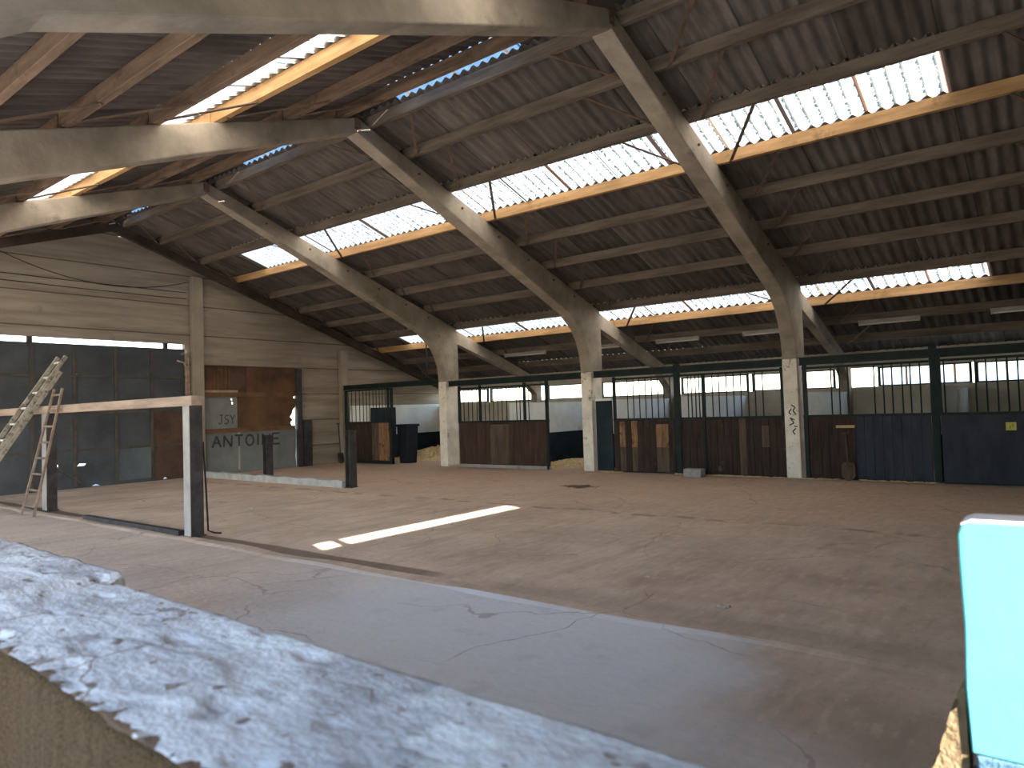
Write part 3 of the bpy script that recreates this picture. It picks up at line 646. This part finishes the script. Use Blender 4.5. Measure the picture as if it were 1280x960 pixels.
d2 = thing('door_2', 'patched door of grey and rusted sheets with black lettering', 'door', (11,yd,0)); d2['kind'] = 'structure'
m = slab([(9.601,.002),(12.46,.002),(12.42,.35),(12.46,.6),(12.46,1.12),(9.6,1.12)], [], yd, yd+.02); low = m.build('lower_sheet', M['door_blue'], d2, label='grey galvanised lower sheets with black lettering')
m = MB(); m.box(9.6,12.4,yd-.05,yd-.006,1.10,1.22); m.box(9.6,12.4,yd-.04,yd-.006,2.07,2.19); m.build('rail', M['rust_rail'], d2)
m = slab(rect(9.6,10.62,1.1,2.10), [rect(10.42,10.46,1.98,2.02), rect(10.44,10.48,1.87,1.93)], yd, yd+.02); midg = m.build('grey_sheet', M['door_blue'], d2)
m = slab([(10.60,1.18),(12.33,1.18),(12.28,1.32),(12.36,1.38),(12.26,1.48),(12.33,1.55),(12.36,1.66),(12.42,1.74),(12.47,1.80),(12.47,2.0),(12.40,2.02),(12.40,2.10),(10.60,2.10)], [], yd-.004, yd+.016); m.build('rusted_sheet', M['rust'], d2, label='orange-brown rusted sheet')
m = slab(rect(10.90,12.49,2.1,2.899), [], yd, yd+.02); m.build('upper_rusted_sheet', M['rust'], d2)
m = slab(rect(9.6,10.97,2.05,2.899), [], yd+.03, yd+.05); m.build('dark_sheet', M['rust_dark'], d2)
m = MB(); vs = []
for i in range(41):
    x = 9.6+.80*i/40; a = .012*math.sin(x*2*PI/.11); vs += [(x,yd+.01+a,2.24),(x,yd+.01+a,2.88)]
m.add(vs, [(2*i,2*i+1,2*i+3,2*i+2) for i in range(40)]); m.build('corrugated_sheet', M['rust'], d2)
m = MB(); m.box(9.6,10.62,yd-.02,yd,2.19,2.25); m.build('batten', M['beam'], d2)
m = MB(); m.box(10.60,10.66,yd-.014,yd-.002,.08,1.10); m.build('sheet_seam', M['steel_pale'], d2)
m = MB(); m.box(12.44,12.60,YG-.12,YG-.01,0,2.88); tag(m.build('door_jamb', M['steel_dark'], bevel=.01), 'dark upright jamb right of the patched rusty door', 'post')
m = MB(); m.box(12.64,12.94,YG-.1,YG-.02,0,1.37); tag(m.build('dark_plank', M['steel_dark'], bevel=.01), 'short dark board standing against the gable right of the door jamb', 'board')
def strokes(lines, x0, z0, w, h, y, th, name, parent):
    m = MB()
    for ln in lines:
        for (a,b),(c,d) in zip(ln, ln[1:]):
            m.bar((x0+a*w,y,z0+b*h),(x0+c*w,y,z0+d*h),.004,th,(0,0,1) if abs(c-a)*w > abs(d-b)*h else (1,0,0))
    m.build(name, M['paint_black'], parent)
GL = {'A':[[(0,0),(.5,1),(1,0)],[(.22,.4),(.78,.4)]],'N':[[(0,0),(.05,1),(.9,0),(1,1)]],'T':[[(0,1),(1,.97)],[(.5,.98),(.5,0)]],
      'O':[[(.5,1),(.85,.85),(1,.5),(.85,.12),(.5,0),(.15,.12),(0,.5),(.15,.85),(.5,1)]],'I':[[(.5,1),(.5,0)]],'E':[[(1,1),(0,1),(0,0),(1,.0)],[(0,.52),(.8,.52)]],
      'J':[[(.2,1),(1,1)],[(.7,1),(.7,.1),(.3,0),(0,.2)]],'S':[[(1,.9),(.5,1),(.1,.8),(.2,.55),(.8,.45),(.9,.2),(.5,0),(0,.1)]],'Y':[[(0,1),(.5,.5),(1,1)],[(.5,.5),(.5,0)]]}
def word(txt, x, z, w, h, gap, y, th, parent):
    for ch in txt:
        ww = w*(.4 if ch == 'I' else 1); strokes(GL[ch], x, z, ww, h, y, th, 'letter', parent); x += ww+gap
word('ANTOINE', 9.86, .72, .24, .30, .085, yd-.017, .05, low)
word('JSY', 10.05, 1.34, .13, .24, .04, yd-.004, .025, midg)
# catenary cables across the gable
for a, b, sag, lab in (((3.5,4.80),(9.2,4.78),.02,'upper straight cable across the far gable above the big door'),((3.5,4.66),(9.2,4.62),.03,'lower straight cable across the far gable above the big door'),((5.0,5.28),(9.25,5.06),.42,'slack cable sagging across the far gable')):
    pts = []
    for i in range(25):
        u = i/24; pts.append((a[0]+(b[0]-a[0])*u, YG-(.06 if sag > .1 else .012), a[1]+(b[1]-a[1])*u - sag*4*u*(1-u)))
    m = MB(); m.tube(pts,.008,6); tag(m.build('cable', M['cable']), lab, 'cable')

# ------------------------------------------------------------------ steel posts, beam, kerbs, ladders on the left
def ipost(label, x, y, z, wd=.17, dp=.16):
    r = thing('steel_post', label, 'post', (x,y,0)); t_ = .022
    m = MB(); m.box(x-wd/2,x+wd/2,y-dp/2,y-dp/2+t_,0,z); m.box(x-wd/2,x+wd/2,y+dp/2-t_,y+dp/2,0,z); m.box(x-.012,x+.012,y-dp/2+t_,y+dp/2-t_,0,z)
    m.build('shaft', M['steel_dark'], r)
    if z > 1.3:
        m = MB(); m.box(x-wd/2-.008,x-wd/2-.0005,y-dp/2,y+dp/2,0,z); m.build('side_face', M['steel_pale'], r, label='pale side')  # thin paler plate on one side of the tall posts
    m = MB(); m.box(x-wd/2-.02,x+wd/2+.02,y-dp/2-.02,y+dp/2+.02,0,.012); m.build('base_plate', M['steel_dark'], r)
ipost('steel post holding up the right end of the wooden beam', 4.64, 8.88, 1.67)
ipost('steel post behind the small leaning ladder', 4.72, 13.95, 1.67, .16, .2)
ipost('short dark steel post at the near end of the low kerb', 9.36, 11.58, 1.17)
ipost('short dark steel post half way along the low kerb', 9.66, 15.0, 1.06)
m = MB(); m.box(4.57,4.74,8.78,YG-.05,1.672,1.80); tag(m.build('timber_beam', M['beam'], bevel=.008), 'long weathered timber beam lying on the steel posts', 'beam')
m = MB(); m.tube([(4.76,8.86,1.2),(4.78,8.84,.6),(4.79,8.82,.05),(4.86,8.8,.015),(4.9,8.7,.012)],.012,6); tag(m.build('cable', M['cable'], smooth=True), 'thin dark cable running down beside the right steel post', 'cable')
m = MB(); m.box(4.5,4.58,9.02,12.0,.03,.075); m.box(4.5,4.66,9.02,12.0,.014,.03); tag(m.build('floor_rail', M['steel_dark']), 'dark steel angle lying on the floor left of the right steel post', 'rail')
m = MB(); vs = []
N = 30
for i in range(N+1):
    u = i/N; y = 11.7 + (YG-.2-11.7)*u; x = 9.32+.10*u*6/3.4; wz = .012*math.sin(y*7)+.008*math.sin(y*17)
    vs += [(x-.11,y,0),(x-.10,y,.14+wz),(x+.11,y,.14-wz),(x+.12,y,0)]
m.add(vs, [(4*i+k,4*i+k+1,4*i+k+5,4*i+k+4) for i in range(N) for k in range(3)]+[(0,1,2,3),(4*N+3,4*N+2,4*N+1,4*N)])
tag(m.build('low_kerb', M['kerb'], bevel=.01), 'low pale concrete kerb running back to the patched door', 'kerb')
def ladder(label, sections, rail_mat, rw, rd):
    b0 = sections[0][0]; r = thing('ladder', label, 'ladder', tuple((Vector(sections[0][0])+Vector(sections[0][1]))/2), 'leaning ladders')
    for (a0,a1,t0,t1,n) in sections:
        a0,a1,t0,t1 = map(Vector,(a0,a1,t0,t1))
        for p,q in ((a0,t0),(a1,t1)):
            m = MB(); m.bar(p,q,rw,rd,(0,1,0) ); m.build('rail', M[rail_mat], r, .004)
        for i in range(n):
            u = (i+.6)/n; m = MB(); m.tube([a0.lerp(t0,u), a1.lerp(t1,u)],.018,8); m.build('rung', M['rung' if rail_mat == 'ladder' else 'ladder_brown'], r, smooth=True)
ladder('long pale extension ladder leaning over the timber beam', [((3.36,14.30,.01),(3.36,13.83,.01),(4.86,14.30,2.40),(4.86,13.83,2.40),9),((3.62,14.26,.55),(3.62,13.87,.55),(4.96,14.22,2.68),(4.96,13.87,2.68),8)], 'ladder', .065, .05)
ladder('small brown tapered ladder leaning on the timber beam', [((4.21,13.69,.01),(4.21,13.13,.01),(4.56,13.25,2.07),(4.56,12.91,2.07),8)], 'ladder_brown', .035, .035)

# ------------------------------------------------------------------ small rubble on the floor
for i, (x, y, s, lab) in enumerate(((5.05,2.05,.05,'small pale stone on the dusty floor beyond the gutter'),(6.5,10.6,.07,'flat pale fragment on the floor left of the sunlit strip'),(6.1,13.6,.06,'pale scrap on the floor before the big grey door'),
        (6.9,14.8,.07,'pale scrap on the floor farther before the big grey door'),(11.6,14.1,.06,'pale chip on the floor between the kerb and the end stall'))):
    m = MB(); rnd = random.Random(i); vs = []
    for k in range(7):
        a = 2*PI*k/7; q = s*rnd.uniform(.6,1.1); vs.append((x+q*math.cos(a), y+q*1.3*math.sin(a), .002))
    vs += [(x+(px-x)*.75, y+(py-y)*.75, s*.35) for px,py,_ in vs]
    m.add(vs, [tuple(range(6,-1,-1)), tuple(range(7,14))]+[(k,(k+1)%7,7+(k+1)%7,7+k) for k in range(7)])
    tag(m.build('stone_chip', M['stone']), lab, 'stone')

# ------------------------------------------------------------------ foreground: low whitewashed wall
rnd = random.Random(5)
from mathutils import noise as NZ
m = MB(); NY, NX = 260, 44; ya, yb = .30, 6.2; vs = []; mi = []
def far_edge(y):
    e = .955 + .02*(y-1)*.9
    if y > 2.40: e = max(e, 1.03+.012*(y-2.4))
    return e + .006*NZ.noise(Vector((y*6,1,0))) + .004*NZ.noise(Vector((y*21,4,0)))
def near_edge(y): return .455 + .045*y + .012*NZ.noise(Vector((y*5,9,0))) + .010*NZ.noise(Vector((y*17,3,0)))
def topz(x, y):
    z = 1.0 + .004*NZ.noise(Vector((x*9,y*5,0))) + .0025*NZ.noise(Vector((x*26,y*18,2)))
    c = NZ.noise(Vector((x*5.2,y*3.1,7)))
    if c > .15: z += .006*min(1,(c-.15)*9)           # a second coat of paint still clinging on, with an edge
    if y > 2.42: z += .012
    p = NZ.noise(Vector((x*13,y*9,11)))
    if p > .48: z -= .010*min(1,(p-.48)*8)
    return z
for j in range(NY+1):
    y = ya + (yb-ya)*(j/NY)**1.4; xn, xf = near_edge(y), far_edge(y)
    row = [(xf-.005,y,0),(xf,y,.985+.003*NZ.noise(Vector((y*9,0,0))))]
    for i in range(NX+1):
        x = xf-.008 + (xn+.006-xf+.008)*i/NX; row.append((x,y,topz(x,y)))
    for z in (.985,.95,.9,.8,.6,0): row.append((xn - .004 - .02*(1-z) + .006*NZ.noise(Vector((y*22,z*22,5))), y, z))
    vs += row
n = NX+1+8
m.add(vs, [(j*n+i, j*n+i+1, (j+1)*n+i+1, (j+1)*n+i) for j in range(NY) for i in range(n-1)])
m.mi = []
for j in range(NY):
    y = ya + (yb-ya)*((j+.5)/NY)**1.4
    for i in range(n-1):
        k = 0
        u = NX+2-i
        if i >= NX+2: k = 1
        m.mi.append(k)
m.add([vs[i] for i in range(n)], [tuple(range(n))], 0)
struct(m.build('wall_front', [M['lowwall'],M['roughcast'],M['chip']], smooth=True))

# white stub wall at the right, cyan sun glare put into its colour, with a broken end
r = thing('stub_wall', 'white stub wall at the right edge, sun glare coloured in cyan', 'wall', (2.07,-.1,0))
xs = 2.0
prf = [(-.57,.65),(.216,.65),(.222,.80),(.218,.95),(.222,1.10),(.222,1.165),(.214,1.188),(.198,1.196),(-.57,1.203)]
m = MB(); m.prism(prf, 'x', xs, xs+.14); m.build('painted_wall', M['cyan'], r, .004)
m = MB(); m.prism([(.2145,1.1885),(.198,1.1965),(-.57,1.2035),(-.57,1.2055),(.197,1.1985),(.2155,1.190)], 'x', xs+.003, xs+.14); m.build('capping', M['capping'], r, label='top of the white wall, lilac sky light in its colour')
m = MB(); m.prism([(-.57,0),(.208,0),(.208,.648),(-.57,.648)], 'x', xs-.004, xs+.14); m.build('dado', M['blue_dado'], r, .006, label='rough blue painted foot')
m = MB(); rnd = random.Random(2); pts = [(.224,.80)]
for k in range(16):
    z = .79-.012*k*1.2; pts.append((.228+.075*(k/15)**.8+rnd.uniform(-.006,.006), z))
pts += [(.315,.56),(.33,.4),(.33,0),(.21,0)]
m.prism([(.224,.585)]+pts[:1]+pts[1:17]+[(.308,.575),(.27,.588)], 'x', xs+.01, xs+.10); m.build('broken_edge', M['cream'], r, .004, label='jagged cream broken render')
m = MB(); m.prism([(.209,0),(.29,0),(.29,.56),(.209,.575)], 'x', xs+.03, xs+.12); m.build('footing', M['steel_dark'], r, .004)
